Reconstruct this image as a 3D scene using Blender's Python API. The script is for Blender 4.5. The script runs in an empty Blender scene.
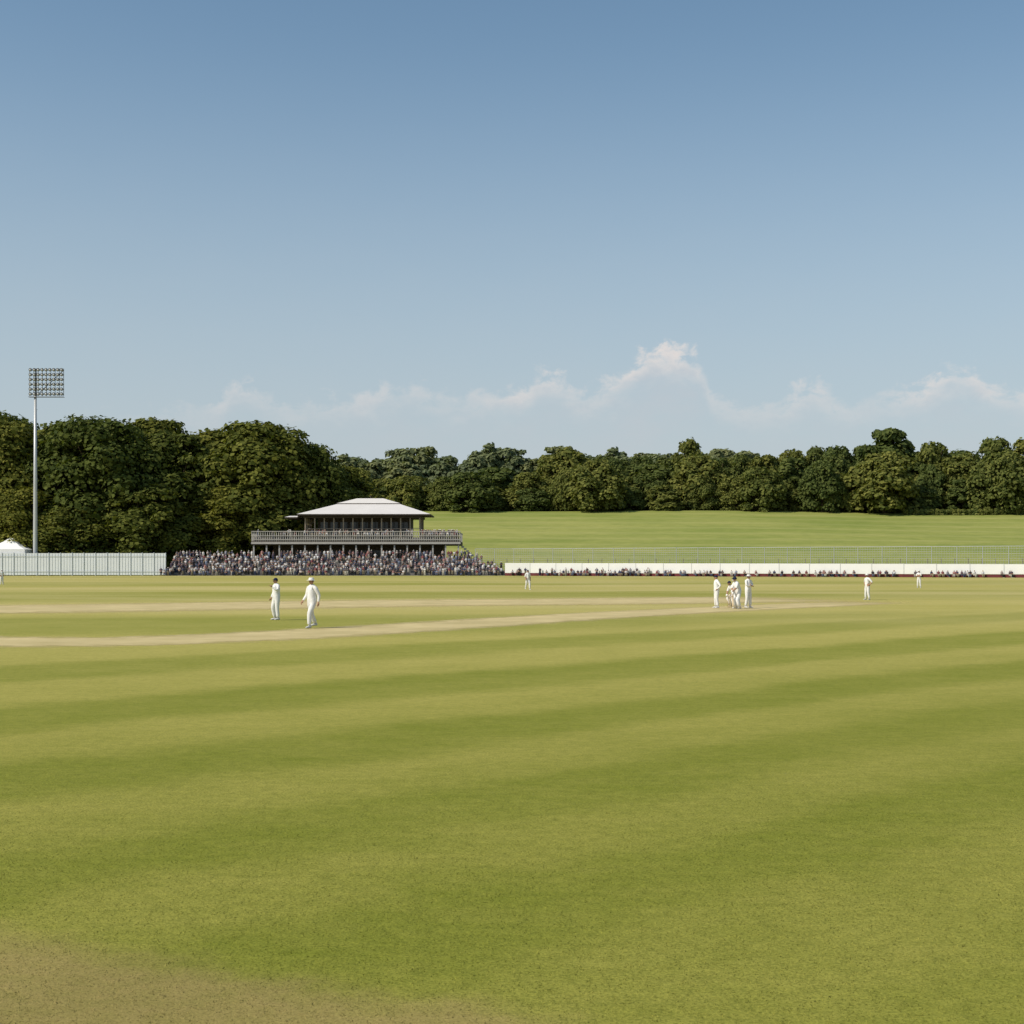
import bpy, math, random
import numpy as np
from mathutils import Vector, Matrix, Euler
random.seed(7); np.random.seed(7)
sc=bpy.context.scene
COL=sc.collection
# ------------------------------------------------------------------ helpers
def link(o,parent=None):
    COL.objects.link(o)
    if parent: o.parent=parent
    return o
def empty(name,loc=(0,0,0),rz=0):
    e=bpy.data.objects.new(name,None); e.location=loc; e.rotation_euler=(0,0,rz); e.empty_display_size=0.5
    COL.objects.link(e); return e
class MB:
    """simple mesh builder with material slots"""
    def __init__(s): s.v=[];s.f=[];s.m=[]
    def add(s,vs,fs,mi=0):
        b=len(s.v); s.v+= [tuple(v) for v in vs]
        for f in fs: s.f.append(tuple(i+b for i in f)); s.m.append(mi)
    def box(s,x0,x1,y0,y1,z0,z1,mi=0):
        vs=[(x0,y0,z0),(x1,y0,z0),(x1,y1,z0),(x0,y1,z0),(x0,y0,z1),(x1,y0,z1),(x1,y1,z1),(x0,y1,z1)]
        s.add(vs,[(0,3,2,1),(4,5,6,7),(0,1,5,4),(1,2,6,5),(2,3,7,6),(3,0,4,7)],mi)
    def tube(s,pts,rad,n=8,mi=0,cap=True):
        pts=[Vector(p) for p in pts]; rings=[]
        for i,p in enumerate(pts):
            a=pts[max(0,i-1)]; b=pts[min(len(pts)-1,i+1)]
            t=(b-a).normalized(); ref=Vector((0,1,0)) if abs(t.y)<.9 else Vector((1,0,0))
            u=t.cross(ref).normalized(); w=t.cross(u)
            rings.append([p+(u*math.cos(2*math.pi*k/n)+w*math.sin(2*math.pi*k/n))*rad[i] for k in range(n)])
        vs=[v for r in rings for v in r]; fs=[]
        for i in range(len(pts)-1):
            for k in range(n):
                fs.append((i*n+k,i*n+(k+1)%n,(i+1)*n+(k+1)%n,(i+1)*n+k))
        if cap:
            fs.append(tuple(range(n-1,-1,-1))); fs.append(tuple((len(pts)-1)*n+k for k in range(n)))
        s.add(vs,fs,mi)
    def ell(s,c,r,nu=12,nv=8,mi=0,zmin=-1.0,R=None,fn=None):
        vs=[];fs=[]
        th0=math.acos(max(-1,min(1,zmin)))
        for j in range(nv+1):
            th=th0*j/nv
            for i in range(nu):
                ph=2*math.pi*i/nu
                d=Vector((math.sin(th)*math.cos(ph),math.sin(th)*math.sin(ph),math.cos(th)))
                k=fn(d) if fn else 1
                p=Vector((d.x*r[0],d.y*r[1],d.z*r[2]))*k
                if R: p=R@p
                vs.append(p+Vector(c))
        for j in range(nv):
            for i in range(nu):
                fs.append((j*nu+i,(j+1)*nu+i,(j+1)*nu+(i+1)%nu,j*nu+(i+1)%nu))
        s.add(vs,fs,mi)
    def mesh(s,name,mats,smooth=False):
        me=bpy.data.meshes.new(name); me.from_pydata(s.v,[],s.f)
        for m in mats: me.materials.append(m)
        me.polygons.foreach_set('material_index',s.m)
        me.polygons.foreach_set('use_smooth',[smooth]*len(s.f)); me.update(); return me
    def obj(s,name,mats,parent=None,smooth=False):
        return link(bpy.data.objects.new(name,s.mesh(name,mats,smooth)),parent)
def nodes(name):
    m=bpy.data.materials.new(name); m.use_nodes=True; nt=m.node_tree
    b=nt.nodes['Principled BSDF']; return m,nt,b
def N(nt,t,**k):
    n=nt.nodes.new(t)
    for a,v in k.items(): setattr(n,a,v)
    return n
def L(nt,a,b): nt.links.new(a,b)
def M(nt,op,a,b=None,c=None,clamp=False):
    n=N(nt,'ShaderNodeMath',operation=op,use_clamp=clamp)
    for i,x in enumerate((a,b,c)):
        if x is None: continue
        if isinstance(x,(int,float)): n.inputs[i].default_value=x
        else: L(nt,x,n.inputs[i])
    return n.outputs[0]
def MIX(nt,f,a,b,mode='MIX'):
    n=N(nt,'ShaderNodeMix',data_type='RGBA',blend_type=mode)
    for s_,x in (('f',f),('a',a),('b',b)):
        i={'f':n.inputs[0],'a':n.inputs[6],'b':n.inputs[7]}[s_]
        if isinstance(x,(int,float)): i.default_value=x
        elif isinstance(x,tuple): i.default_value=(x[0],x[1],x[2],1)
        else: L(nt,x,i)
    return n.outputs[2]
def NOISE(nt,vec,scale,detail=4,rough=.55,sc3=None,dist=0):
    if sc3:
        mp=N(nt,'ShaderNodeMapping'); mp.inputs['Scale'].default_value=sc3; L(nt,vec,mp.inputs[0]); vec=mp.outputs[0]
    n=N(nt,'ShaderNodeTexNoise'); n.inputs['Scale'].default_value=scale; n.inputs['Detail'].default_value=detail
    n.inputs['Roughness'].default_value=rough; n.inputs['Distortion'].default_value=dist
    L(nt,vec,n.inputs['Vector']); return n.outputs[0]
def RAMP(nt,fac,stops,interp='LINEAR'):
    r=N(nt,'ShaderNodeValToRGB'); cr=r.color_ramp; cr.interpolation=interp
    while len(cr.elements)<len(stops): cr.elements.new(0.5)
    for e,(p,c) in zip(cr.elements,stops):
        e.position=p; e.color=(c,c,c,1) if isinstance(c,(int,float)) else (c[0],c[1],c[2],1)
    L(nt,fac,r.inputs[0]); return r.outputs[0]
def SS(nt,x,a,b):
    n=N(nt,'ShaderNodeMapRange',interpolation_type='SMOOTHSTEP'); L(nt,x,n.inputs[0])
    n.inputs[1].default_value=a;n.inputs[2].default_value=b; return n.outputs[0]
def paint(name,col,rough=.6,var=.12,scale=3,metal=0):
    m,nt,b=nodes(name); g=N(nt,'ShaderNodeNewGeometry')
    n=NOISE(nt,g.outputs['Position'],scale,5)
    c=MIX(nt,n,tuple(x*(1-var) for x in col),tuple(min(1,x*(1+var)) for x in col))
    L(nt,c,b.inputs['Base Color']); b.inputs['Roughness'].default_value=rough; b.inputs['Metallic'].default_value=metal
    b.inputs['Specular IOR Level'].default_value=.25
    return m
# ------------------------------------------------------------------ terrain
def sstep(x,a,b):
    t=min(1,max(0,(x-a)/(b-a))); return t*t*(3-2*t)
def terrain(x,y):
    if y<=306: return 0.0
    z=0
    z+=19.4*min(1,max(0,(y-312)/138.0)) if y<450 else 19.4
    if y<330: z*=sstep(y,306,330)
    if y>450: z+=17*sstep(y,450,740)
    z+=3*sstep(y,700,1200)
    z+=(0.35*math.sin(x*.021+1.3)+0.25*math.sin(x*.05+y*.01))*sstep(y,330,430)
    return z
xs=sorted(set([-4000,-2500,-1500,-1000,-700,-500]+list(range(-400,401,10))+[500,700,1000,1500,2500,4000]))
ys=sorted(set([-3000,-1000,-300,-100,-20,0,20,50,100,200,280]+list(range(300,800,6))+[850,900,1000,1200,1600,2500,4000]))
vs=[(x,y,terrain(x,y)) for y in ys for x in xs]; nx=len(xs)
fs=[(j*nx+i,j*nx+i+1,(j+1)*nx+i+1,(j+1)*nx+i) for j in range(len(ys)-1) for i in range(nx-1)]
# ---- grass material
def grass_nodes(name,blade=False):
    m,nt,b=nodes(name); g=N(nt,'ShaderNodeNewGeometry'); P=g.outputs['Position']
    s=N(nt,'ShaderNodeSeparateXYZ'); L(nt,P,s.inputs[0]); x,y,z=s.outputs
    big=NOISE(nt,P,.11,3,.5)
    edge=NOISE(nt,P,.8,3,.6)
    c=M(nt,'SUBTRACT',y,x)
    c=M(nt,'ADD',c,M(nt,'MULTIPLY',M(nt,'SUBTRACT',edge,.5),1.6))
    c=M(nt,'ADD',c,M(nt,'MULTIPLY',M(nt,'SUBTRACT',big,.5),3.0))
    cn=M(nt,'DIVIDE',c,60.0,clamp=True)
    st=[(0,.44),(4.5,.34),(6.3,.5),(7.6,.45),(8.8,.18),(9.8,.16),(10.8,.42),(12.0,.48),(13.2,.20),(14.6,.17),(15.8,.48),(17.6,.58),(19.0,.20),(21.0,.17),(22.6,.60),(25.0,.70),(26.9,.24),(30.2,.18),(32.2,.72),(36.0,.75),(38.5,.32),(42.5,.28),(45,.8),(52,.9),(60,.7)]
    stripe=RAMP(nt,cn,[(p/60,v) for p,v in st],'EASE')
    yn=M(nt,'ADD',y,M(nt,'MULTIPLY',x,-.12))
    yn=M(nt,'ADD',yn,M(nt,'MULTIPLY',M(nt,'SUBTRACT',NOISE(nt,P,.04,3),.5),14))
    yd=M(nt,'DIVIDE',yn,300.0,clamp=True)
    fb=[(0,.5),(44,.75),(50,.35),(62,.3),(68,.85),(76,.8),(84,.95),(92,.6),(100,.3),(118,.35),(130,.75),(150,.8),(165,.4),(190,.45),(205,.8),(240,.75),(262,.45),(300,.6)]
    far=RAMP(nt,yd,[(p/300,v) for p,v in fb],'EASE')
    sq=SS(nt,M(nt,'SUBTRACT',y,M(nt,'MULTIPLY',x,.9)),43,52)
    f=N(nt,'ShaderNodeMix'); L(nt,sq,f.inputs[0]); L(nt,stripe,f.inputs[2]); L(nt,far,f.inputs[3])
    f=f.outputs[0]
    n2=NOISE(nt,P,1.7,5,.65,(.6,1,1)); f=M(nt,'ADD',f,M(nt,'MULTIPLY',M(nt,'SUBTRACT',n2,.5),.6),clamp=True)
    f=M(nt,'ADD',f,M(nt,'MULTIPLY',M(nt,'SUBTRACT',NOISE(nt,P,.28,4,.6),.5),.5),clamp=True)
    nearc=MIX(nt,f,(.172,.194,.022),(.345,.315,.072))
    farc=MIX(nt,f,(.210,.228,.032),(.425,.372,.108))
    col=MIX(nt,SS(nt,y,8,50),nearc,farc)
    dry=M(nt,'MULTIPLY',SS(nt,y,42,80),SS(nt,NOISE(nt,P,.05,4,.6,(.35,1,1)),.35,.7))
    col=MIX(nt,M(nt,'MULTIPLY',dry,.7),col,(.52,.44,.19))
    fine=NOISE(nt,P,42,4,.75); mid=NOISE(nt,P,7,4,.7)
    gr=M(nt,'ADD',M(nt,'MULTIPLY',fine,1.3),M(nt,'MULTIPLY',mid,.55))
    gr=SS(nt,gr,.62,1.22)
    col=MIX(nt,gr,MIX(nt,1.0,col,(.66,.70,.62),'MULTIPLY'),MIX(nt,1.0,col,(1.28,1.24,1.28),'MULTIPLY'))
    w=M(nt,'ADD',M(nt,'MULTIPLY',x,1.0),M(nt,'MULTIPLY',y,1.9))
    w=M(nt,'ADD',w,M(nt,'MULTIPLY',M(nt,'SUBTRACT',NOISE(nt,P,1.2,5,.6),.5),2.6))
    worn=M(nt,'SUBTRACT',1.0,SS(nt,w,12.5,14.2))
    col=MIX(nt,M(nt,'MULTIPLY',worn,M(nt,'ADD',.35,M(nt,'MULTIPLY',mid,.6))),col,MIX(nt,fine,(.22,.16,.055),(.40,.30,.13)))
    bl=M(nt,'SUBTRACT',300.5,M(nt,'MULTIPLY',M(nt,'MAXIMUM',x,0.0),.479))
    mm=SS(nt,M(nt,'SUBTRACT',y,bl),0,2)
    mn=NOISE(nt,P,.03,5,.65,(.4,1,1)); mn2=NOISE(nt,P,.5,4,.7,(.5,1,1))
    mead=MIX(nt,SS(nt,mn,.35,.65),(.215,.255,.055),(.330,.330,.095))
    mead=MIX(nt,SS(nt,mn2,.3,.7),MIX(nt,1.0,mead,(.8,.84,.8),'MULTIPLY'),mead)
    ln=N(nt,'ShaderNodeMath',operation='SINE'); L(nt,M(nt,'MULTIPLY',M(nt,'ADD',y,M(nt,'MULTIPLY',x,.05)),.5),ln.inputs[0])
    mead=MIX(nt,M(nt,'MULTIPLY',SS(nt,ln.outputs[0],.2,.9),.22),mead,(.40,.38,.15))
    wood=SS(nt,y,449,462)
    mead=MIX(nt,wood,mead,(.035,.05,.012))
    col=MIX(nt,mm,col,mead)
    if blade:
        col=MIX(nt,g.outputs['Random Per Island'],MIX(nt,1.0,col,(.84,.88,.84),'MULTIPLY'),MIX(nt,1.0,col,(1.45,1.38,1.45),'MULTIPLY'))
        up=N(nt,'ShaderNodeVectorMath',operation='NORMALIZE'); va=N(nt,'ShaderNodeVectorMath',operation='ADD')
        ab=N(nt,'ShaderNodeVectorMath',operation='SCALE'); L(nt,g.outputs['Normal'],ab.inputs[0]); ab.inputs['Scale'].default_value=.15
        L(nt,ab.outputs[0],va.inputs[0]); va.inputs[1].default_value=(0,0,1); L(nt,va.outputs[0],up.inputs[0]); L(nt,up.outputs[0],b.inputs['Normal'])
    L(nt,col,b.inputs['Base Color']); b.inputs['Roughness'].default_value=.9; b.inputs['Specular IOR Level'].default_value=.08
    if not blade:
        bp=N(nt,'ShaderNodeBump'); bp.inputs['Strength'].default_value=.4; bp.inputs['Distance'].default_value=.02
        L(nt,M(nt,'ADD',fine,M(nt,'MULTIPLY',mid,1.5)),bp.inputs['Height']); L(nt,bp.outputs[0],b.inputs['Normal'])
    return m
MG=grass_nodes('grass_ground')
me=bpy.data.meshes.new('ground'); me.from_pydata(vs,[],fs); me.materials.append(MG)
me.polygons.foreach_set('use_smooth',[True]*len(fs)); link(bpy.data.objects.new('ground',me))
# ---- mown grass blades close to the camera
MBl=grass_nodes('grass_blades',True)
nb=300000
r=np.random.rand(nb); Y=4.0+ (r**1.4)*16.0
X=(np.random.rand(nb)*2-1)*(Y*.40+1.2)
fade=np.clip((20.0-Y)/10.0,.10,1)
h=(.004+.006*np.random.rand(nb))*fade; hw=(.0014+.0010*np.random.rand(nb))*(0.7+Y/14)
an=np.random.rand(nb)*2*math.pi; la=np.random.rand(nb)*2*math.pi; le=.022*np.random.rand(nb)
co=np.zeros((nb,3,3),dtype=np.float32)
co[:,0,0]=X-np.cos(an)*hw; co[:,0,1]=Y-np.sin(an)*hw; co[:,0,2]=0
co[:,1,0]=X+np.cos(an)*hw; co[:,1,1]=Y+np.sin(an)*hw; co[:,1,2]=0
co[:,2,0]=X+np.cos(la)*le; co[:,2,1]=Y+np.sin(la)*le; co[:,2,2]=h
def fastmesh(name,co,k,mat):
    n=co.shape[0]; me=bpy.data.meshes.new(name); me.vertices.add(n*k); me.vertices.foreach_set('co',co.reshape(-1))
    me.loops.add(n*k); me.loops.foreach_set('vertex_index',np.arange(n*k,dtype=np.int32))
    me.polygons.add(n); me.polygons.foreach_set('loop_start',np.arange(n,dtype=np.int32)*k)
    try: me.polygons.foreach_set('loop_total',np.full(n,k,dtype=np.int32))
    except Exception: pass
    me.materials.append(mat); me.update(calc_edges=True); return me
link(bpy.data.objects.new('mown_grass',fastmesh('mown_grass',co,3,MBl)))
# ---- pitches
def pitch_mat():
    m,nt,b=nodes('pitch_clay'); g=N(nt,'ShaderNodeNewGeometry'); P=g.outputs['Position']
    uv=N(nt,'ShaderNodeUVMap'); s=N(nt,'ShaderNodeSeparateXYZ'); L(nt,uv.outputs[0],s.inputs[0])
    n=NOISE(nt,P,1.1,6,.65); n3=NOISE(nt,P,.35,4,.6)
    col=MIX(nt,n,(.50,.40,.18),(.70,.58,.32)); L(nt,col,b.inputs['Base Color']); b.inputs['Roughness'].default_value=.95
    b.inputs['Specular IOR Level'].default_value=.1
    e=M(nt,'SUBTRACT',1.0,M(nt,'ABSOLUTE',s.outputs[1]))
    e=M(nt,'ADD',e,M(nt,'MULTIPLY',M(nt,'SUBTRACT',n,.5),.7))
    a=M(nt,'MULTIPLY',SS(nt,e,.0,.55),M(nt,'SUBTRACT',1.0,SS(nt,M(nt,'ABSOLUTE',s.outputs[0]),.75,1.0)))
    a=M(nt,'MULTIPLY',a,M(nt,'ADD',.50,M(nt,'MULTIPLY',n3,.7)),clamp=True)
    L(nt,a,b.inputs['Alpha']); return m
MP=pitch_mat()
def strip(name,pts,hw,z):
    pts=[Vector((a,b_,0)) for a,b_ in pts]; P2=[]
    for i in range(len(pts)-1):
        p0=pts[max(0,i-1)];p1=pts[i];p2=pts[i+1];p3=pts[min(len(pts)-1,i+2)]
        for k in range(8):
            t=k/8; P2.append(.5*((2*p1)+(p2-p0)*t+(2*p0-5*p1+4*p2-p3)*t*t+(3*p1-p0-3*p2+p3)*t**3))
    P2.append(pts[-1]); v=[];f=[];uvs=[]
    n=len(P2)
    for i,p in enumerate(P2):
        t=(P2[min(n-1,i+2)]-P2[max(0,i-2)]).normalized(); w=Vector((-t.y,t.x,0))
        for k in (-1,0,1): v.append((p.x+w.x*hw*k,p.y+w.y*hw*k,z)); uvs.append((2*i/(n-1)-1,k))
    for i in range(n-1):
        for k in range(2): f.append((i*3+k,i*3+k+1,(i+1)*3+k+1,(i+1)*3+k))
    me=bpy.data.meshes.new(name); me.from_pydata(v,[],f); ul=me.uv_layers.new()
    for l in me.loops: ul.data[l.index].uv=uvs[l.vertex_index]
    me.materials.append(MP); link(bpy.data.objects.new(name,me))
strip('cricket_pitch',[(-40,60),(-33,54.5),(-25.5,48.4),(-18.5,43.2),(-12.6,42.0),(-8.0,45.6),(-3.2,52.6),(2.2,61.4),(9.6,71.6),(18.8,82.6),(24,89)],3.3,.004)
strip('worn_practice_strip',[(-50,70),(-34,72),(-25,74),(-17,78.7),(-6.8,85),(3,88),(12,92),(22,96)],9.5,.008)
# ------------------------------------------------------------------ trees
def leafmat(name,dark,light,haze=None,hz=0):
    m,nt,b=nodes(name); g=N(nt,'ShaderNodeNewGeometry'); P=g.outputs['Position']
    oi=N(nt,'ShaderNodeObjectInfo')
    rnd=g.outputs['Random Per Island']
    n=NOISE(nt,P,.22,3,.6)
    f=M(nt,'ADD',M(nt,'MULTIPLY',rnd,.5),M(nt,'MULTIPLY',n,.5))
    col=MIX(nt,SS(nt,f,.2,.8),dark,light)
    col=MIX(nt,oi.outputs['Random'],MIX(nt,1.0,col,(.72,.80,.78),'MULTIPLY'),MIX(nt,1.0,col,(1.48,1.30,1.1),'MULTIPLY'))
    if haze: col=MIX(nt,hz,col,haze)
    L(nt,col,b.inputs['Base Color']); b.inputs['Roughness'].default_value=.75; b.inputs['Specular IOR Level'].default_value=.12
    tr=N(nt,'ShaderNodeBsdfTranslucent'); L(nt,MIX(nt,1.0,col,(1.2,1.3,.5),'MULTIPLY'),tr.inputs[0])
    mx=N(nt,'ShaderNodeMixShader'); mx.inputs[0].default_value=.25
    L(nt,b.outputs[0],mx.inputs[1]); L(nt,tr.outputs[0],mx.inputs[2])
    L(nt,mx.outputs[0],nt.nodes['Material Output'].inputs[0]); return m
MLn=leafmat('foliage_oak',(.050,.068,.012),(.145,.158,.032))
MLf=leafmat('foliage_wood',(.064,.086,.022),(.160,.176,.048))
MLd=leafmat('foliage_distant_hazed',(.10,.125,.045),(.18,.205,.075),(.20,.23,.18),.25)  # paler leaves: aerial haze is painted into the base colour
MBark=paint('bark',(.10,.075,.05),.95,.4,2)
def crown(seed,H,W,nl,nleaf,ls,low=.10,spread=1.0):
    """lobed crown: leaf-clump quads spread through lobes; returns quad coords and lobe list"""
    rg=np.random.RandomState(seed); lobes=[]
    for i in range(nl):
        t=(i+.5)/nl; zz=low+ (1-low)*t
        prof=math.sin(math.pi*min(1,max(0,(zz*.80+.17))))**.55
        rad=W*.5*prof
        a=i*2.39996+rg.rand()*.9
        lr=W*(.09+.14*rg.rand())*(1.1-.40*zz)
        rr=max(0,rad-lr*.7)*(.68+.38*rg.rand())
        lobes.append((rr*math.cos(a),rr*math.sin(a),min(H-lr*.8,H*zz+rg.randn()*.6-lr*.2),lr,lr*(.75+.2*rg.rand())))
    lobes.append((0,0,H*.52,W*.30,H*.36))
    w=np.array([l[3]*l[3] for l in lobes]); w/=w.sum()
    idx=rg.choice(len(lobes),nleaf,p=w); Lb=np.array(lobes)[idx]
    d=rg.randn(nleaf,3); d/=np.linalg.norm(d,axis=1)[:,None]
    d[:,2]=np.where(d[:,2]<-.35,-d[:,2],d[:,2])
    bump=1+.16*np.sin(d[:,0]*7+idx)*np.sin(d[:,1]*7+idx*2)*1.0+.08*rg.randn(nleaf)
    rr=np.where(rg.rand(nleaf)<.75,.86+.2*rg.rand(nleaf),.5+.4*rg.rand(nleaf))*bump
    c=Lb[:,:3]+d*rr[:,None]*np.stack([Lb[:,3],Lb[:,3],Lb[:,4]],1)
    c[:,2]=np.maximum(c[:,2],.3)
    nrm=d+rg.randn(nleaf,3)*.38+np.array([0,0,.3]); nrm/=np.linalg.norm(nrm,axis=1)[:,None]
    ref=rg.randn(nleaf,3); u=np.cross(nrm,ref); u/=np.linalg.norm(u,axis=1)[:,None]; v=np.cross(nrm,u)
    s=(ls*(.55+.9*rg.rand(nleaf)))[:,None]
    q=np.stack([c-u*s-v*s*.55,c+u*s*.9-v*s*.75,c+u*s*.8+v*s*.7+nrm*s*.25,c-u*s*.7+v*s*.8],1)
    return q.astype(np.float32),lobes
def tree_meshes(seed,H,W,nl,nleaf,ls,mat,low=.1):
    q,lobes=crown(seed,H,W,nl,nleaf,ls,low)
    cm=fastmesh('crown',q,4,mat)
    rg=random.Random(seed); b=MB()
    b.tube([(0,0,-1.5),(0,0,.3),(.1,0,H*.2),(rg.uniform(-.5,.5),rg.uniform(-.5,.5),H*.5),(0,0,H*.8)],[W*.045,W*.032,W*.025,W*.017,.08],10)
    for l in lobes[:-1]:
        z0=min(l[2]*.6,H*.6)+H*.05
        mid=Vector((l[0]*.45,l[1]*.45,z0+(l[2]-z0)*.35))
        b.tube([(0,0,z0*.85),mid,(l[0],l[1],l[2])],[W*.013,W*.009,.06],5)
    return cm,b.mesh('trunk',[MBark],True)
near=[tree_meshes(s,H,W,60,34000,.36,MLn,.03) for s,H,W in ((1,30,27),(2,31,30),(3,28,25),(4,30,24))]
wood=[tree_meshes(10+i,H,W,30,9500,.44,MLf,.05) for i,(H,W) in enumerate(((22,20),(20,21),(24,22),(18,15),(21,24),(15,18)))]
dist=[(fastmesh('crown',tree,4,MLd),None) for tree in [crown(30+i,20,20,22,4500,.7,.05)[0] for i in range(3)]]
def tree(name,ms,x,y,H,W,h0,w0,rz):
    e=empty(name,(x,y,terrain(x,y)),rz); e.scale=(W/w0,W/w0,H/h0)
    link(bpy.data.objects.new('crown',ms[0]),e); link(bpy.data.objects.new('trunk',ms[1]),e)
dims=[(30,27),(31,30),(28,25),(30,24)]
oaks=[(-121,328,34,32),(-96,326,34,36),(-108,345,32,30),(-82,338,30,30),(-62,341,32.5,36),(-51,347,27,26),(-74,352,30,32),(-90,352,33,30),(-137,332,30,30),(-128,350,34,34),(-155,345,33,30),(-44,356,21,22),(-175,335,32,32),(-112,318,19,24),(-84,319,20,26),(-68,330,18,22),(-98,315,15,22)]
for i,(x,y,H,W) in enumerate(oaks):
    k=i%4; tree('oak_tree',near[k],x,y,H,W,dims[k][0],dims[k][1],i*1.7)
wl=empty('distant_woodland')
wd=[(22,20),(20,21),(24,22),(18,15),(21,24),(15,18)]
def wtree(k,x,y,H,W,rz):
    c=bpy.data.objects.new('woodland_crown',wood[k][0]); c.location=(x,y,terrain(x,y)-.5); c.rotation_euler=(0,0,rz); c.scale=(W/wd[k][1],W/wd[k][1],H/wd[k][0]); link(c,wl)
    t=bpy.data.objects.new('woodland_trunk',wood[k][1]); t.location=c.location; t.rotation_euler=c.rotation_euler; t.scale=c.scale; link(t,wl)
rg=random.Random(5)
def topz(x):
    pts=[(-75,17),(-40,15),(-25,14),(-12,15),(5,18),(18,24.5),(30,21),(42,18),(52,21),(62,27),(72,22),(84,20.5),(92,23),(100,25.5),(112,23),(128,30),(142,28.5),(150,26),(163,28.5),(180,27),(230,27),(300,26)]
    for (a,b_),(c,d) in zip(pts,pts[1:]):
        if a<=x<=c: return b_+(d-b_)*(x-a)/(c-a)
    return 24
x=-70
while x<260:          # skyline row
    H=topz(x)*rg.uniform(.84,1.07); W=rg.uniform(13,26)
    wtree(rg.randrange(5),x,476+rg.uniform(-5,6),H-1.2,W,rg.uniform(0,6)); x+=W*rg.uniform(.42,.62)
x=-60
while x<250:          # middle
    H=topz(x)*rg.uniform(.55,.84); W=rg.uniform(13,22)
    wtree(rg.randrange(6),x,465+rg.uniform(-3,4),H,W,rg.uniform(0,6)); x+=W*rg.uniform(.65,1.0)
x=-50
while x<240:          # front edge, lower rounded crowns with dark gaps
    H=rg.uniform(8,15); W=rg.uniform(10,17)
    wtree(rg.choice([1,3,4,5]),x,456+rg.uniform(-2,2),H,W,rg.uniform(0,6)); x+=W*rg.uniform(.7,1.2)
for x,H,W in ((80,14.5,17),(120,20,26),(100,17,15),(158,20,22),(-14,13,19),(27,17,20)):
    wtree(1,x,452,H,W,x)
x=-90
while x<120:          # farther wood, haze tinted into its leaf colour
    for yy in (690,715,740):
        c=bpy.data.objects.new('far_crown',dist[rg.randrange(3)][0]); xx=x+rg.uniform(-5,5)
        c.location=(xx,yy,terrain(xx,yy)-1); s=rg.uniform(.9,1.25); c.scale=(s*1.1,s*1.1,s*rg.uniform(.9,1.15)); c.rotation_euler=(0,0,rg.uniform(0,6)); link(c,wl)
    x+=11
x=-420
while x<460:
    if not(-90<x<20):
        k=rg.randrange(5); wtree(k,x,620,20,24,x)
    x+=14
# ------------------------------------------------------------------ materials
MWhite=paint('white_paint',(.78,.78,.77),.55,.06,.6)
MRoof=paint('roof_metal',(.66,.63,.61),.5,.08,.5)
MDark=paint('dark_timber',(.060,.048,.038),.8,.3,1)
MGreyW=paint('weathered_rail',(.42,.40,.37),.7,.15,1)
MConc=paint('concrete',(.19,.18,.17),.9,.15,.7)
MSteel=paint('galvanised_steel',(.50,.51,.52),.45,.08,2,.3)
MPanel=paint('fence_panel',(.74,.77,.80),.5,.10,.35)
MPost=paint('fence_post_paint',(.50,.54,.58),.6,.1,1)
MRed=paint('maroon_board',(.13,.03,.035),.7,.5,.8)
MGlassD,ntg,bg_=nodes('dark_glass'); bg_.inputs['Base Color'].default_value=(.03,.035,.04,1); bg_.inputs['Roughness'].default_value=.15
MLamp=paint('lamp_glass',(.42,.44,.46),.25,.1,3)
MTent=paint('tent_canvas',(.82,.82,.80),.8,.04,1)
# ------------------------------------------------------------------ people
def multi(name,cols,rough=.85,shift=0.0):
    m,nt,b=nodes(name); oi=N(nt,'ShaderNodeObjectInfo')
    f=M(nt,'FRACT',M(nt,'ADD',M(nt,'MULTIPLY',oi.outputs['Random'],7.31),shift))
    n=len(cols); r_=RAMP(nt,f,[(i/n,c) for i,c in enumerate(cols)],'CONSTANT')
    L(nt,r_,b.inputs['Base Color']); b.inputs['Roughness'].default_value=rough; b.inputs['Specular IOR Level'].default_value=.1; return m
def cloth(name,col):
    m,nt,b=nodes(name); g=N(nt,'ShaderNodeTexCoord'); n=NOISE(nt,g.outputs['Object'],9,4,.6)
    L(nt,MIX(nt,n,tuple(c*.86 for c in col),tuple(min(1,c*1.08) for c in col)),b.inputs['Base Color']); b.inputs['Roughness'].default_value=.9
    b.inputs['Specular IOR Level'].default_value=.1
    bp=N(nt,'ShaderNodeBump'); bp.inputs['Strength'].default_value=.6; bp.inputs['Distance'].default_value=.03
    L(nt,NOISE(nt,g.outputs['Object'],6,3,.6,(1,1,.5),.8),bp.inputs['Height']); L(nt,bp.outputs[0],b.inputs['Normal']); return m
MShirt=cloth('cricket_white_shirt',(.80,.79,.77)); MTrs=cloth('cricket_white_trousers',(.76,.75,.73))
MSkin=cloth('skin',(.42,.25,.17)); MHair=cloth('hair',(.05,.03,.02)); MShoe=cloth('shoe',(.60,.60,.60)); MNavy=cloth('navy_cap',(.02,.025,.06))
MEye=cloth('eye',(.03,.02,.02)); MLip=cloth('lip',(.30,.12,.10)); MWood=cloth('willow',(.55,.42,.24)); MHat=cloth('white_hat',(.75,.74,.70)); MPad=cloth('batting_pad',(.80,.79,.77))
tops=[(.55,.55,.56),(.06,.07,.12),(.20,.07,.08),(.48,.46,.44),(.04,.04,.045),(.20,.23,.30),(.32,.18,.17),(.12,.11,.12),(.60,.58,.56),(.16,.12,.14),(.27,.27,.30),(.09,.07,.09),(.36,.31,.29),(.07,.06,.07)]
MTop=multi('crowd_tops',tops); MBot=multi('crowd_bottoms',[(.04,.05,.09),(.03,.03,.03),(.25,.21,.15),(.10,.12,.18),(.40,.38,.34)],.9,.37)
MCHair=multi('crowd_hair',[(.03,.02,.015),(.12,.07,.03),(.45,.43,.40),(.05,.035,.02),(.2,.14,.08),(.25,.08,.08)],.9,.61)
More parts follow.
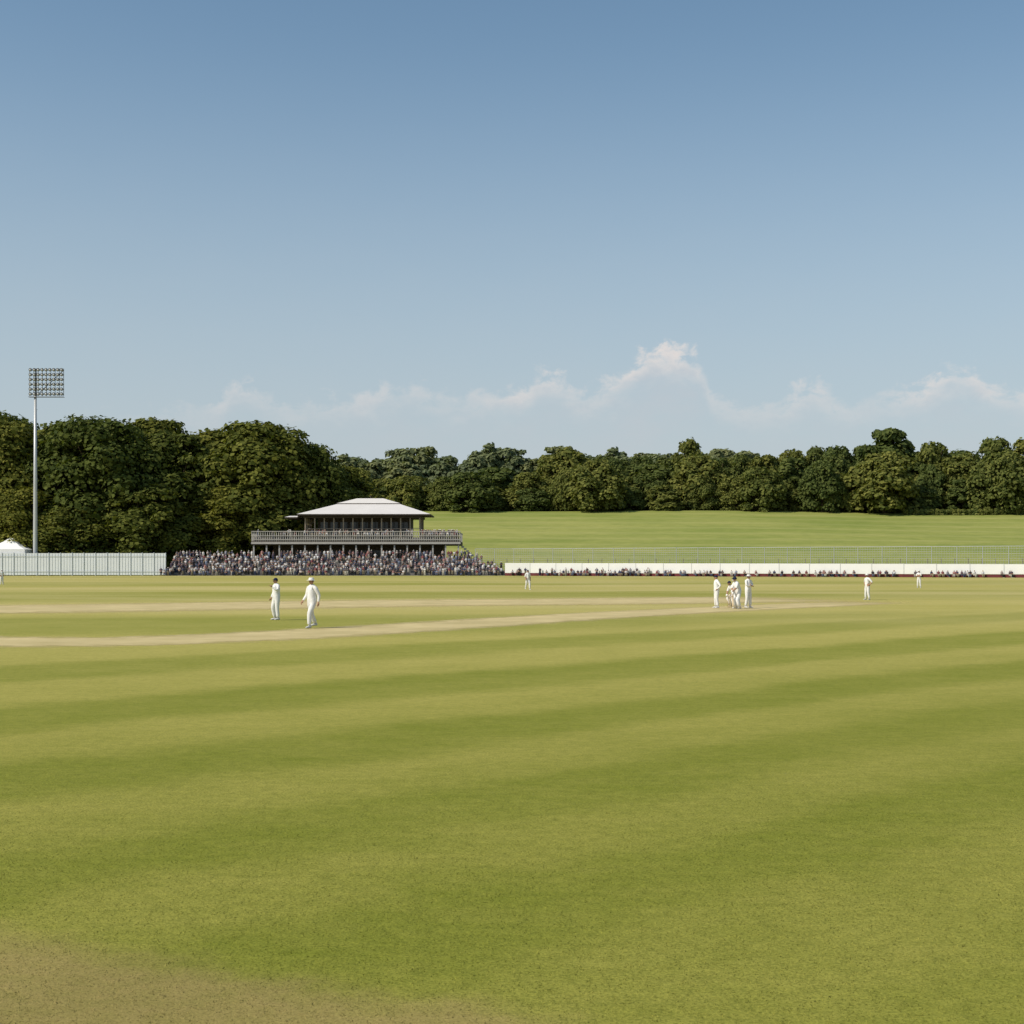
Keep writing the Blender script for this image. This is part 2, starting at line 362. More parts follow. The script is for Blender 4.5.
MCShoe=multi('crowd_shoe',[(.03,.03,.03),(.3,.3,.3)])
BASE=dict(pel=(0,0,.96),spn=(0,0,1.14),chs=(0,-.005,1.33),nkb=(0,0,1.485),nek=(0,-.01,1.57),
  shL=(.175,0,1.44),elL=(.25,.03,1.16),wrL=(.27,-.05,.90),shR=(-.175,0,1.44),elR=(-.25,.03,1.16),wrR=(-.27,-.05,.90),
  hpL=(.095,0,.90),knL=(.12,-.03,.50),anL=(.13,.02,.09),hpR=(-.095,0,.90),knR=(-.12,-.03,.50),anR=(-.13,.02,.09))
RAD=dict(pel=.168,spn=.155,chs=.178,nkb=.078,nek=.055,sh=.088,el=.062,wr=.036,hp=.125,kn=.088,an=.076)
BON=[('pel','spn','t'),('spn','chs','s'),('chs','nkb','s'),('nkb','nek','k'),('nkb','shL','s'),('shL','elL','s'),('elL','wrL','k'),('nkb','shR','s'),('shR','elR','s'),('elR','wrR','k'),
  ('pel','hpL','t'),('hpL','knL','t'),('knL','anL','t'),('pel','hpR','t'),('hpR','knR','t'),('knR','anR','t')]
def person_mesh(name,pose,mats,head='hat',gear=(),hand_curl=.5,sub=1,fingers=True,long_sleeve=False,look=0.0):
    """mats: shirt,trousers,skin,hair,shoe,hat,eye,lip,pad,wood"""
    J={k:Vector(v) for k,v in BASE.items()}
    for k,v in pose.items(): J[k]=Vector(v)
    keys=list(J); idx={k:i for i,k in enumerate(keys)}
    verts=[J[k] for k in keys]; rad=[RAD.get(k,RAD.get(k[:2],.05)) for k in keys]
    edges=[]; segs=[]
    for a,b_,t in BON:
        if a[:2] in('sh','el','hp','kn'):
            f={'sh':.5,'el':.35,'hp':.4,'kn':.35}[a[:2]]; rm={'sh':.074,'el':.055,'hp':.116,'kn':.088}[a[:2]]
            verts.append(J[a].lerp(J[b_],f)); rad.append(rm); mi=len(verts)-1
            edges+=[(idx[a],mi),(mi,idx[b_])]
        else: edges.append((idx[a],idx[b_]))
        segs.append((J[a],J[b_],t))
    me=bpy.data.meshes.new('tmp'); me.from_pydata([tuple(v) for v in verts],edges,[])
    ob=bpy.data.objects.new('tmp',me); COL.objects.link(ob)
    ob.modifiers.new('Skin','SKIN'); ob.modifiers['Skin'].use_smooth_shade=True
    sv=me.skin_vertices[0].data
    for i,r_ in enumerate(rad): sv[i].radius=(r_,r_); sv[i].use_root=(i==0)
    if sub:
        s_=ob.modifiers.new('Sub','SUBSURF'); s_.levels=sub; s_.render_levels=sub
    bpy.context.view_layer.update()
    dg=bpy.context.evaluated_depsgraph_get(); em=bpy.data.meshes.new_from_object(ob.evaluated_get(dg))
    b=MB()
    vv=[v.co.copy() for v in em.vertices]
    mm={'s':0,'t':1,'k':2}
    for p in em.polygons:
        c=p.center; best=None
        for a,b2,t in segs:
            ab=b2-a; u=max(0,min(1,(c-a).dot(ab)/ab.length_squared)); d=(c-(a+ab*u)).length
            d-= .05 if t=='s' and ab.length<.25 else 0
            if best is None or d<best[0]: best=(d,t,u)
        t=best[1]
        if t=='k' and long_sleeve and c.z<J['nkb'].z: t='s'
        b.f.append(tuple(p.vertices)); b.m.append(mm[t])
    b.v=[tuple(v) for v in vv]
    bpy.data.objects.remove(ob); bpy.data.meshes.remove(em)
    nk=J['nek']; fw=Vector((math.sin(look),-math.cos(look),0)); Rz=Matrix.Rotation(look,3,'Z')
    tilt=(J['nek']-J['nkb']); hc=nk+Vector((0,0,.085))+Vector((tilt.x,tilt.y,0))*.6+fw*.02
    def hp(p): return hc+Rz@Vector(p)
    def hf(d):
        k=1.0
        if d.z<-.2: k*=1-.16*(-d.z-.2)*(1 if d.y>-.2 else .3)
        if d.y<-.5: k*=.97
        return k
    b.ell(hc,(.076,.096,.118),14,12,2,R=Rz,fn=hf)
    b.tube([hp((0,-.090,.012)),hp((0,-.112,-.022)),hp((0,-.094,-.034))],[.008,.016,.008],6,2)
    for sx in(-1,1):
        b.ell(hp((sx*.077,.004,-.008)),(.010,.020,.032),6,5,2,R=Rz)
        b.ell(hp((sx*.031,-.086,.008)),(.012,.008,.007),6,4,6,R=Rz)
    b.tube([hp((-.024,-.092,-.056)),hp((0,-.098,-.058)),hp((.024,-.092,-.056))],[.004,.007,.004],5,7)
    b.ell(hp((0,.014,.018)),(.083,.094,.112),14,7,3,zmin=-.12,R=Rz)
    if head=='hat':
        b.tube([hp((0,0,.052)),hp((0,0,.100)),hp((0,0,.142))],[.101,.096,.078],16,5)
        b.tube([hp((0,0,.046)),hp((0,0,.052)),hp((0,0,.066))],[.172,.170,.098],18,5)
    elif head=='cap':
        b.ell(hp((0,.005,.040)),(.090,.104,.096),14,6,5,zmin=0,R=Rz)
        b.ell(hp((0,-.100,.046)),(.066,.066,.012),12,4,5,R=Rz)
    elif head=='helmet':
        b.ell(hp((0,.008,.015)),(.108,.124,.132),16,8,5,zmin=-.15,R=Rz)
        b.ell(hp((0,-.125,.040)),(.085,.055,.012),12,4,5,R=Rz)
        for zz in(-.02,-.05,-.08):
            b.tube([hp((-.10,-.03,zz)),hp((-.065,-.125,zz)),hp((.065,-.125,zz)),hp((.10,-.03,zz))],[.005]*4,5,4)
    for S in 'LR':
        w=J['wr'+S]; e=J['el'+S]; d=(w-e).normalized(); sx=1 if S=='L' else -1
        side=d.cross(Vector((0,0,1)) if abs(d.z)<.8 else Vector((1,0,0))).normalized(); nrm=d.cross(side).normalized()
        if fingers:
            pc=w+d*.045; hm=2
            b.tube([w-d*.02,w+d*.02,pc,w+d*.085],[.028,.030,.038,.034],8,hm)
            for i,(off,ln) in enumerate(((-.028,.070),(-.010,.080),(.010,.075),(.027,.060))):
                r0=w+d*.075+side*off; m1=r0+d*ln*.5+nrm*.008; m2=m1+d*ln*.30+nrm*ln*hand_curl*.5; m3=m2+d*ln*.08+nrm*ln*hand_curl*.35
                b.tube([r0,m1,m2,m3],[.0095,.009,.0085,.006],5,hm)
            t0=w+d*.03-side*.026; b.tube([t0,t0-side*.024+d*.026+nrm*.008,t0-side*.028+d*.056+nrm*.016],[.012,.010,.007],5,hm)
        else: b.tube([w,w+d*.06,w+d*.13],[.028,.036,.016],6,2)
    for S in 'LR':
        a=J['an'+S]; k=J['kn'+S]; f=Vector((0.15*(1 if S=='L' else -1),-1,0)).normalized()
        b.tube([a+Vector((0,0,.0)),a-f*.05+Vector((0,0,-.035)),],[.05,.05],8,4)
        b.tube([a-f*.075+Vector((0,0,-.045)),a+Vector((0,0,-.038)),a+f*.10+Vector((0,0,-.05)),a+f*.19+Vector((0,0,-.062))],[.036,.046,.040,.022],8,4)
    if 'pads' in gear:
        for S in 'LR':
            a=J['an'+S];k=J['kn'+S]; f=Vector((0,-.055,0))
            b.tube([a+f+Vector((0,0,-.02)),a.lerp(k,.4)+f,k+f*1.1,k+f+(J['hp'+S]-k)*.35],[.075,.105,.110,.070],10,8)
    if 'bat' in gear:
        w=(J['wrL']+J['wrR'])/2; d=Vector((.25,-.15,-1)).normalized() if 'down' in gear else Vector((.5,.4,.8)).normalized()
        b.tube([w-d*.12,w+d*.22],[.017,.017],8,9)
        sd=Vector((1,0,0)); nn=d.cross(sd).normalized(); sd=nn.cross(d)
        p0=w+d*.22;p1=w+d*.78
        vs_=[p+sd*a_*.052+nn*c_*.018 for p in(p0,p1) for a_,c_ in((-1,-.4),(1,-.4),(1,.4),(0,1.2),(-1,.4))]
        b.add(vs_,[(0,1,2,3,4),(9,8,7,6,5)]+[(i,(i+1)%5+0,(i+1)%5+5,i+5) for i in range(5)],9)
    if 'gloves' in gear:
        for S in 'LR':
            w=J['wr'+S]; d=(w-J['el'+S]).normalized(); b.ell(w+d*.07,(.062,.062,.08),10,8,8)
    zs=[v[2] for v in b.v]; mz=min(zs); b.v=[(x_,y_,z_-mz) for x_,y_,z_ in b.v]
    return b.mesh(name,mats,True)
PM=[MShirt,MTrs,MSkin,MHair,MShoe,MHat,MEye,MLip,MPad,MWood]
PMn=PM[:5]+[MNavy]+PM[6:]
def player(nm,x,y,face,pose,head,h=1.8,gear=(),mats=None,ls=False,look=0):
    me=person_mesh('body',pose,mats or (PM if head=='hat' else PMn),head,gear,long_sleeve=ls,look=look)
    e=empty(nm,(x,y,.006),face); s=h/1.83; e.scale=(s,s,s); link(bpy.data.objects.new('body',me),e); return e
WALK=dict(knL=(.10,-.22,.53),anL=(.11,-.22,.10),knR=(-.10,.06,.50),anR=(-.12,.26,.16),elL=(.26,.10,1.17),wrL=(.27,.06,.92),elR=(-.25,-.02,1.17),wrR=(-.26,-.20,.97))
HIPS=dict(elL=(.36,.10,1.20),wrL=(.19,-.03,1.03),elR=(-.36,.10,1.20),wrR=(-.19,-.03,1.03),anL=(.17,.02,.09),anR=(-.17,.02,.09))
FOLD=dict(elL=(.24,-.10,1.20),wrL=(-.02,-.20,1.24),elR=(-.24,-.10,1.20),wrR=(.02,-.22,1.18),anL=(.16,.0,.09),anR=(-.14,.05,.09))
CROUCH=dict(pel=(0,.20,.72),spn=(0,.10,.87),chs=(0,-.06,1.02),nkb=(0,-.16,1.15),nek=(0,-.23,1.22),shL=(.18,-.14,1.10),shR=(-.18,-.14,1.10),elL=(.26,-.20,.85),wrL=(.16,-.32,.68),elR=(-.26,-.20,.85),wrR=(-.16,-.32,.68),
   hpL=(.10,.18,.68),knL=(.20,-.16,.48),anL=(.20,.05,.09),hpR=(-.10,.18,.68),knR=(-.20,-.16,.48),anR=(-.20,.05,.09))
BATP=dict(pel=(0,.06,.92),spn=(0,.02,1.08),chs=(0,-.06,1.25),nkb=(0,-.10,1.39),nek=(0,-.14,1.47),shL=(.17,-.10,1.35),shR=(-.17,-.10,1.35),elL=(.22,-.22,1.10),wrL=(.08,-.34,.95),elR=(-.20,-.20,1.08),wrR=(.04,-.33,.86),
   hpL=(.10,.06,.87),knL=(.18,-.08,.48),anL=(.20,.02,.09),hpR=(-.10,.06,.87),knR=(-.18,-.08,.48),anR=(-.20,.02,.09))
RAISE=dict(elL=(.30,-.12,1.25),wrL=(.16,-.30,1.42),elR=(-.26,.03,1.17),wrR=(-.25,-.10,.95),anL=(.15,0,.09),knR=(-.12,-.1,.52))
player('bowler',-7.3,51.1,math.radians(-40),WALK,'hat',1.88,ls=True,look=.2)
player('fielder',-9.85,58.5,math.radians(-50),RAISE,'cap',1.80,ls=True)
player('fielder',10.9,74.6,math.radians(-80),HIPS,'cap',1.80,ls=True)
player('batsman',11.85,73.6,math.radians(-65),BATP,'helmet',1.82,gear=('pads','bat','down','gloves'))
player('fielder',12.65,75.0,math.radians(40),FOLD,'hat',1.83,ls=True)
player('wicketkeeper',12.25,77.5,math.radians(-60),CROUCH,'cap',1.80,gear=('pads','gloves'))
player('fielder',23.4,92.2,math.radians(-60),HIPS,'hat',1.76)
player('fielder',40.7,140,math.radians(-30),FOLD,'hat',1.82)
player('fielder',1.45,129,math.radians(20),WALK,'cap',1.9)
player('umpire',-60.5,166,math.radians(50),HIPS,'hat',1.8)
def stumps(x,y,rz):
    e=empty('cricket_wicket',(x,y,.008),rz); b=MB()
    for i in(-1,0,1):
        b.tube([(i*.10,0,-.05),(i*.10,0,.70),(i*.10,0,.71)],[.019,.019,.012],8)
    for i in(-.5,.5): b.tube([(i*.10-.055,0,.722),(i*.10-.02,0,.722),(i*.10+.02,0,.722),(i*.10+.055,0,.722)],[.008,.013,.013,.008],6)
    b.obj('stumps_and_bails',[MWood],e,True)
stumps(11.75,75.6,math.radians(-42))
CM=[MTop,MBot,MSkin,MCHair,MCShoe,MHat,MEye,MLip,MPad,MWood]
SEAT=dict(pel=(0,.05,.50),spn=(0,.05,.68),chs=(0,.03,.87),nkb=(0,.02,1.03),nek=(0,.0,1.11),shL=(.175,.02,.98),shR=(-.175,.02,.98),elL=(.23,-.08,.74),wrL=(.12,-.30,.66),elR=(-.23,-.08,.74),wrR=(-.12,-.30,.66),
   hpL=(.09,.02,.47),knL=(.12,-.42,.50),anL=(.12,-.40,.09),hpR=(-.09,.02,.47),knR=(-.12,-.42,.50),anR=(-.12,-.40,.09))
CHEER=dict(elL=(.33,-.02,1.62),wrL=(.28,-.05,1.88),elR=(-.25,.03,1.17),wrR=(-.2,-.15,.98))
RAD.update(pel=.150,spn=.135,chs=.158,sh=.075,el=.052,hp=.108,kn=.072,an=.058)
cv=[person_mesh('spectator',p,CM,h,sub=0,fingers=False,long_sleeve=l) for p,h,l in ((SEAT,'none',True),(SEAT,'none',False),({}, 'none',True),(HIPS,'none',False),(FOLD,'hat',True),(CHEER,'none',False))]
# ------------------------------------------------------------------ terrace + crowd
cx0,cx1=-74.5,-2.0
b=MB(); nrow=8
for i in range(nrow):
    z=.10+i*.52; y0=302+i*.95; x1=-1.5 if i<3 else (-11+ (9-i)*1.3)
    b.box(cx0,x1,y0,y0+.95 if i<nrow-1 else y0+2.4,-.5,z)
b.obj('spectator_terrace',[MConc])
cr=empty('spectator_crowd'); rc=random.Random(3)
for i in range(nrow):
    z=.10+i*.52; y0=302+i*.95+.55; x1=-2 if i<3 else (-11.5+(9-i)*1.3)
    xx=cx0+.5
    while xx<x1:
        if rc.random()<.78:
            k=rc.choice([0,1,0,1,2,3,4,5,2,3]) if i not in (0,nrow-1) else rc.choice([2,3,4,2])
            o=bpy.data.objects.new('spectator',cv[k]); o.location=(xx,y0+rc.uniform(-.15,.1),z); o.rotation_euler=(0,0,rc.uniform(-.6,.6)); s=rc.uniform(.93,1.08); o.scale=(s,s,s); link(o,cr)
        xx+=rc.uniform(.58,1.0)
def bY(x): return 300-.479*max(0,x)
for i in range(190):
    if i<70: xx=rc.uniform(-76,0); yy=301.2+rc.uniform(-.5,.3)
    elif i<100: xx=rc.uniform(0,28); yy=bY(xx)-.6
    else: xx=rc.uniform(10,104); yy=bY(xx)-.7
    o=bpy.data.objects.new('spectator',cv[rc.choice([0,1,2,3,4]) if i<100 else rc.choice([0,1,0])]); o.location=(xx,yy,0); o.rotation_euler=(0,0,rc.uniform(-.8,.8)); link(o,cr)
for i in range(26):
    xx=rc.uniform(2,26); o=bpy.data.objects.new('spectator',cv[rc.choice([2,3,4])]); o.location=(xx,bY(xx)+1.5+rc.random(),.9); link(o,cr)
ws=MB(); vsx=[(0,300.8,-.1),(28,bY(28)+.8,-.1),(28,bY(28)+3,-.1),(0,303,-.1)]; ws.add(vsx+[(a,b2,.9) for a,b2,_ in vsx],[(0,3,2,1),(4,5,6,7),(0,1,5,4),(1,2,6,5),(2,3,7,6),(3,0,4,7)],0); ws.obj('viewing_platform',[MConc])
# ------------------------------------------------------------------ pavilion
pv=empty('cricket_pavilion',(0,0,0))
PX0,PX1=-58.2,-11.6; PY0,PY1=313,329
b=MB()
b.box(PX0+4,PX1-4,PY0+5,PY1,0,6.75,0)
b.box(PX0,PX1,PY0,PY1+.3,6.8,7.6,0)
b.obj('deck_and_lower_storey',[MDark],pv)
b=MB()
nC=16
for i in range(nC+1):
    x=PX0+.4+(PX1-PX0-.8)*i/nC
    b.box(x-.16,x+.16,PY0+.3,PY0+.62,0,6.8)
b.obj('lower_columns',[MGreyW],pv)
b=MB()
for i in range(12):
    x=PX0+6+i*2.95
    b.box(x,x+2.0,PY0+4.94,PY0+5.02,2.6,5.6)
b.obj('lower_windows',[MGlassD],pv)
b=MB()
b.box(PX0-.1,PX1+.1,PY0-.12,PY0-.01,7.0,7.45)
for z in (7.95,8.75,9.75): b.box(PX0-.1,PX1+.1,PY0+.02,PY0+.12,z,z+.15)
x=PX0
while x<=PX1+.01:
    b.box(x-.08,x+.08,PY0+.13,PY0+.24,7.6,9.9); 
    x+=.5
b.box(PX0-.06,PX0+.05,PY0+.3,PY1,9.4,9.6); b.box(PX1-.05,PX1+.06,PY0+.3,PY1,9.4,9.6)
y=PY0+.8
while y<PY1:
    for x in(PX0,PX1-.1): b.box(x-.03,x+.09,y,y+.1,7.6,9.4)
    y+=.8
b.obj('balcony_balustrade',[MGreyW],pv)
UX0,UX1=-46.8,-20.6; UY0,UY1=PY0+2.5,PY1-1
b=MB()
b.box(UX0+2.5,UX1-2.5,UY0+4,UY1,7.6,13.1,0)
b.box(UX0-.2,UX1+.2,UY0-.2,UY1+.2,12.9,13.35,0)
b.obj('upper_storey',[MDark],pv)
b=MB()
for i in range(13):
    x=UX0+.2+(UX1-UX0-.4)*i/12; b.box(x-.13,x+.13,UY0,UY0+.26,7.6,12.9)
for i in range(1,5):
    y=UY0+(UY1-UY0)*i/4-.2
    for x in(UX0+.2,UX1-.2): b.box(x-.13,x+.13,y-.13,y+.13,7.6,12.9)
b.box(UX0+.1,UX1-.1,UY0+.3,UY0+.4,10.4,10.55)
b.obj('upper_posts',[paint('brown_timber',(.28,.23,.18),.8,.2,1)],pv)
b=MB()
for i in range(9):
    x=UX0+3.1+i*2.28; b.box(x,x+1.7,UY0+3.94,UY0+4.02,8.4,12.1)
b.obj('upper_windows',[MGlassD],pv)
def hip(b,x0,x1,y0,y1,z0,rx0,rx1,ry0,ry1,z1,mi=0,th=.28):
    b.box(x0,x1,y0,y1,z0-th,z0-.002,1)
    vs=[(x0,y0,z0),(x1,y0,z0),(x1,y1,z0),(x0,y1,z0),(rx0,ry0,z1),(rx1,ry0,z1),(rx1,ry1,z1),(rx0,ry1,z1)]
    b.add(vs,[(0,1,5,4),(1,2,6,5),(2,3,7,6),(3,0,4,7),(4,5,6,7)],mi)
b=MB()
hip(b,-48.3,-18.3,PY0+1,PY1+.5,13.75,-40,-25.5,PY0+6.5,PY1-5,16.2)
hip(b,-40,-25.5,PY0+6.5,PY1-5,16.4,-35.5,-29.5,PY0+8.2,PY1-7,17.6)
hip(b,-51.2,-48.31,PY0+2,PY1-2,13.1,-50.2,-48.33,PY0+3,PY1-3,13.4)
b.box(-32.6,-32.4,PY0+8.5,PY0+8.7,17.6,18.3,1)
b.obj('hipped_roof',[MRoof,MDark],pv)
b=MB()
for i in range(14):
    b.box(PX1+.2+i*.55,PX1+.2+(i+1)*.55,PY0+2,PY0+4,max(0,6.6-i*.48-.4),6.6-i*.48)
b.obj('side_stair',[MGreyW],pv)
bc=empty('balcony_spectators')
for i in range(130):
    xx=rc.uniform(PX0+.6,PX1-.5); yy=PY0+rc.choice([.7,1.3,1.9])
    if rc.random()<.35: xx=rc.uniform(-20,PX1-.5)
    o=bpy.data.objects.new('spectator',cv[rc.choice([2,3,4])]); o.location=(xx,yy,8.5 if yy>PY0+1 else 8.0); o.rotation_euler=(0,0,rc.uniform(-.6,.6)); link(o,bc)
b=MB(); b.box(PX0+.3,PX1-.3,PY0+.4,PY0+.99,7.602,8.0); b.box(PX0+.3,PX1-.3,PY0+1.0,PY0+2.4,7.602,8.5); b.obj('balcony_seating_step',[MConc],pv)
# ------------------------------------------------------------------ left fence
b=MB(); x=-125
while x<-75:
    b.box(x,x+2.35,301.9,301.98,.15,4.85,0); b.box(x+2.37,x+2.5,301.8,302.05,0,5.0,1); x+=2.52
for z in(.9,4.2): b.box(-125,-74.5,301.76,301.79,z,z+.1,1)
x=-125
while x<-75:
    b.box(x,x+.05,301.86,301.895,.2,4.8,1); x+=.63
b.obj('perimeter_fence',[MPanel,MPost])
# ------------------------------------------------------------------ right advertising boards + mesh fence
def along(x0,y,x1,w,b,z0,z1,mi,off=0.0,th=.1):
    ya=bY(x0)+off; yb=bY(x1)+off
    vs=[(x0,ya,z0),(x1,yb,z0),(x1,yb+th,z0),(x0,ya+th,z0),(x0,ya,z1),(x1,yb,z1),(x1,yb+th,z1),(x0,ya+th,z1)]
    b.add(vs,[(0,3,2,1),(4,5,6,7),(0,1,5,4),(1,2,6,5),(2,3,7,6),(3,0,4,7)],mi)
b=MB(); x=-1.5; i=0
while x<135:
    top=2.75-.3*max(0,x)/94
    along(x,0,x+5.3,0,b,.62,top,0,0); along(x,0,x+5.38,0,b,0,.58,1,-.05)
    along(x+5.31,0,x+5.39,0,b,0,top+.05,2,-.02); x+=5.4
b.obj('advertising_boards',[MWhite,MRed,MSteel])
b=MB(); x=-8
while x<140:
    y=bY(x)+6; b.tube([(x,y,0),(x,y,5.9)],[.07,.06],6); x+=4.2
x=-8
while x<140:
    y=bY(x)+6; b.box(x-.016,x+.016,y-.01,y+.01,.1,5.8); x+=.42
for z in [.4+.45*k for k in range(12)]+[5.85]:
    w=.05 if z>5.8 else .022
    along(-8,0,0,0,b,z-w,z+w,0,6,.03); along(0,0,140,0,b,z-w,z+w,0,6,.03)
b.obj('mesh_fence',[MSteel])
b=MB(); x=-30
while x<190:
    z=terrain(x,330); b.box(x-.07,x+.07,330,330.14,z-.2,z+1.3); x+=3.2
b.obj('meadow_post_fence',[paint('post_wood',(.2,.17,.13),.9,.3,1)])
hq,_=crown(77,2.4,2.6,8,700,.25,.1); hm=fastmesh('hedge_clump',hq,4,MLf); he=empty('field_hedge'); x=125
while x<240:
    o=bpy.data.objects.new('hedge_clump',hm); o.location=(x,445,terrain(x,445)-.3); o.rotation_euler=(0,0,x); link(o,he); x+=1.7
# ------------------------------------------------------------------ floodlight
fl=empty('floodlight_mast',(-103.5,304,0))
b=MB(); b.tube([(0,0,-.2),(0,0,1.2),(0,0,20),(0,0,39)],[.62,.5,.40,.27],14,0); b.tube([(0,0,0),(0,0,.35)],[.95,.95],14,0)
for z in range(3,38,3): b.box(.30,.55,-.03,.03,z,z+.06)
b.obj('mast',[MSteel],fl,True)
b=MB()
HX0,HX1=-1.4,6.2
for k in range(6):
    z=39.4+k*1.05; b.box(HX0,HX1,-.10,.10,z-.09,z+.09)
for k in range(9):
    x=HX0+.1+(HX1-HX0-.2)*k/8; b.box(x-.05,x+.05,.11,.2,39.0,45.0)
b.tube([(0,0,38.6),(0,.35,39.2),(0,.35,45)],[.27,.2,.15],8); b.tube([(0,.35,39),(6.0,.3,44.6)],[.08,.08],6)
b.box(HX0,HX1,-.5,.6,38.75,38.82)
b.obj('head_frame',[paint('dark_steel',(.16,.16,.16),.6,.1,2)],fl)
b=MB()
for k in range(6):
    for j in range(9):
        x=HX0+.42+(HX1-HX0-.84)*j/8; z=39.4+k*1.05
        b.ell((x,-.32,z),(.38,.38,.26),10,5,0,zmin=0,R=Matrix.Rotation(math.radians(-70),3,'X'))
        b.tube([(x,-.36,z-.05),(x,-.30,z-.03),],[.27,.27],12,1)
b.obj('lamp_array',[MDark,MLamp],fl,True)
# ------------------------------------------------------------------ marquee (white tent)
mq=empty('marquee_tent',(-110.0,307.5,0)); b=MB()
def tent(b,cx,w,h0,h1):
    vs=[]
    for t,r in ((0,1),(.35,.62),(.7,.30),(1,.03)):
        z=h0+(h1-h0)*t**1.25
        for sx,sy in((-1,-1),(1,-1),(1,1),(-1,1)): vs.append((cx+sx*w*r,sy*w*r,z))
    fs=[(i*4+k,i*4+(k+1)%4,(i+1)*4+(k+1)%4,(i+1)*4+k) for i in range(3) for k in range(4)]+[(12,13,14,15)]
    b.add(vs,fs,0); b.box(cx-w+.02,cx+w-.02,-w+.02,w-.02,0,h0-.01,0)
tent(b,0,4.6,5.7,8.3); tent(b,-9.4,4.6,5.7,8.0)
b.obj('canvas',[MTent],mq)
# ------------------------------------------------------------------ world + sun
SUN_AZ=math.radians(-118)   # clockwise from +Y : left, a little behind the camera
SUN_EL=math.radians(44)
w=bpy.data.worlds.new('World'); sc.world=w; w.use_nodes=True; nt=w.node_tree; nt.nodes.clear()
sky=N(nt,'ShaderNodeTexSky',sky_type='NISHITA'); sky.sun_disc=False; sky.sun_elevation=SUN_EL; sky.sun_rotation=SUN_AZ%(2*math.pi)
sky.air_density=1.0; sky.dust_density=1.2; sky.ozone_density=1.0
out=N(nt,'ShaderNodeOutputWorld'); bg=N(nt,'ShaderNodeBackground'); bg.inputs[1].default_value=.12
L(nt,MIX(nt,1.0,sky.outputs[0],(.93,1.04,1.0),'MULTIPLY'),bg.inputs[0])
tc=N(nt,'ShaderNodeTexCoord'); s=N(nt,'ShaderNodeSeparateXYZ'); L(nt,tc.outputs['Generated'],s.inputs[0]); dx,dy,dz=s.outputs
az=M(nt,'ARCTAN2',dx,dy); hor=M(nt,'SQRT',M(nt,'ADD',M(nt,'MULTIPLY',dx,dx),M(nt,'MULTIPLY',dy,dy)))
el=M(nt,'DIVIDE',dz,M(nt,'MAXIMUM',hor,.001))
def curve(pts,src):
    c=N(nt,'ShaderNodeFloatCurve'); cm=c.mapping; cv_=cm.curves[0]
    pts=[(0,pts[0][1])]+pts+[(1,pts[-1][1])]
    while len(cv_.points)<len(pts): cv_.points.new(.5,.5)
    for p,(a,v) in zip(cv_.points,pts): p.location=(a,v)
    cm.update(); L(nt,src,c.inputs['Value']); return c.outputs[0]
azn=M(nt,'ADD',M(nt,'DIVIDE',az,.8),.5,clamp=True)     # az -0.4..0.4
def A(p): return (math.atan((p-512)/1400))/.8+.5
tp=[(60,425),(150,412),(215,402),(245,382),(275,400),(330,396),(365,390),(410,379),(450,392),(490,388),(520,384),(552,369),(582,386),(605,380),(628,364),(655,346),(688,349),(704,368),(722,398),(775,402),(815,385),(845,402),(885,396),(915,390),(962,374),(990,386),(1020,396)]
top=curve([(A(a),(565-v)/1400/.25) for a,v in tp],azn)
op=[(60,.08),(200,.22),(245,.42),(280,.32),(400,.48),(470,.36),(550,.68),(590,.5),(655,1.0),(695,.85),(722,.25),(775,.28),(815,.58),(850,.28),(900,.42),(962,.68),(1020,.42)]
opa=curve([(A(a),v) for a,v in op],azn)
top=M(nt,'MULTIPLY',top,.25)
cmb=N(nt,'ShaderNodeCombineXYZ'); L(nt,az,cmb.inputs[0]); L(nt,el,cmb.inputs[1])
n1=NOISE(nt,cmb.outputs[0],58,7,.62,(1,1.4,1),.3); n2=NOISE(nt,cmb.outputs[0],20,5,.6,(1,2.0,1))
h_=M(nt,'SUBTRACT',top,el)
h2=M(nt,'ADD',h_,M(nt,'MULTIPLY',M(nt,'SUBTRACT',n1,.5),.056))
d1=SS(nt,h2,-.001,.013)
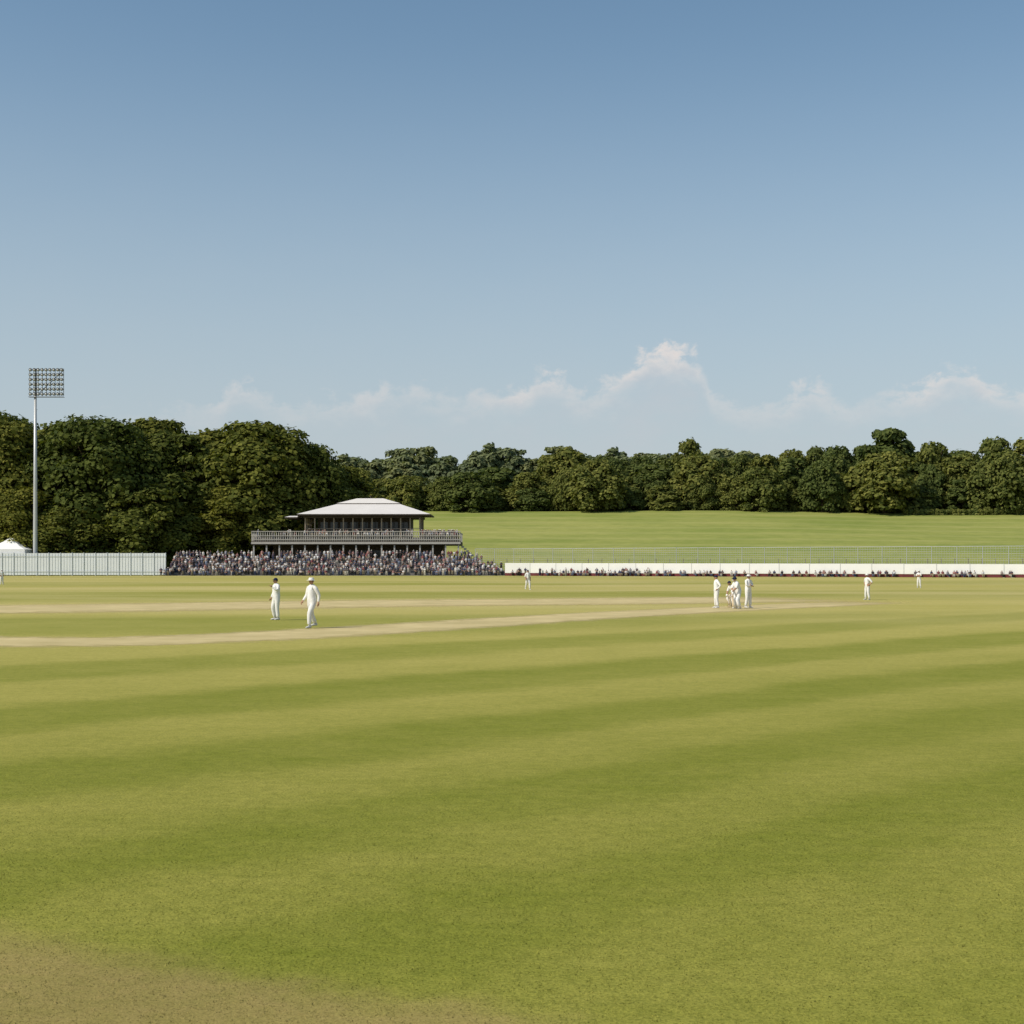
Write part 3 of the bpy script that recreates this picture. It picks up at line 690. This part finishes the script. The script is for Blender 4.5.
fall=M(nt,'SUBTRACT',1.0,SS(nt,h_,.006,.026))
fall=M(nt,'ADD',.26,M(nt,'MULTIPLY',fall,.74))
dens=M(nt,'MULTIPLY',M(nt,'MULTIPLY',d1,opa),M(nt,'MULTIPLY',fall,M(nt,'ADD',.35,M(nt,'MULTIPLY',SS(nt,n2,.3,.7),.85))),clamp=True)
haze=M(nt,'SUBTRACT',1.0,SS(nt,el,-.04,.42)); haze=M(nt,'MULTIPLY',haze,M(nt,'ADD',.86,M(nt,'MULTIPLY',n2,.14)),clamp=True)
bh=N(nt,'ShaderNodeBackground'); bh.inputs[0].default_value=(.49,.545,.60,1); bh.inputs[1].default_value=1
bcl=N(nt,'ShaderNodeBackground'); L(nt,MIX(nt,SS(nt,h2,.002,.034),(.84,.76,.71),(.57,.57,.60)),bcl.inputs[0])
m1=N(nt,'ShaderNodeMixShader'); L(nt,haze,m1.inputs[0]); L(nt,bg.outputs[0],m1.inputs[1]); L(nt,bh.outputs[0],m1.inputs[2])
m2=N(nt,'ShaderNodeMixShader'); L(nt,dens,m2.inputs[0]); L(nt,m1.outputs[0],m2.inputs[1]); L(nt,bcl.outputs[0],m2.inputs[2])
L(nt,m2.outputs[0],out.inputs[0])
sl=bpy.data.lights.new('sun','SUN'); sl.energy=3.9; sl.angle=math.radians(.5); sl.color=(1,.91,.78)
so=bpy.data.objects.new('sun',sl); COL.objects.link(so)
d=Vector((math.sin(SUN_AZ)*math.cos(SUN_EL),math.cos(SUN_AZ)*math.cos(SUN_EL),math.sin(SUN_EL)))
so.rotation_euler=(-d).to_track_quat('-Z','Y').to_euler()
# ------------------------------------------------------------------ camera
cam=bpy.data.cameras.new('camera'); cam.sensor_width=36; cam.lens=49.22; cam.shift_y=.0518; cam.clip_end=9000; cam.clip_start=.1
co_=bpy.data.objects.new('camera',cam); co_.location=(0,0,2.3); co_.rotation_euler=(math.radians(90),0,0); COL.objects.link(co_); sc.camera=co_
sc.view_settings.view_transform='Standard'; sc.view_settings.look='None'; sc.view_settings.exposure=0
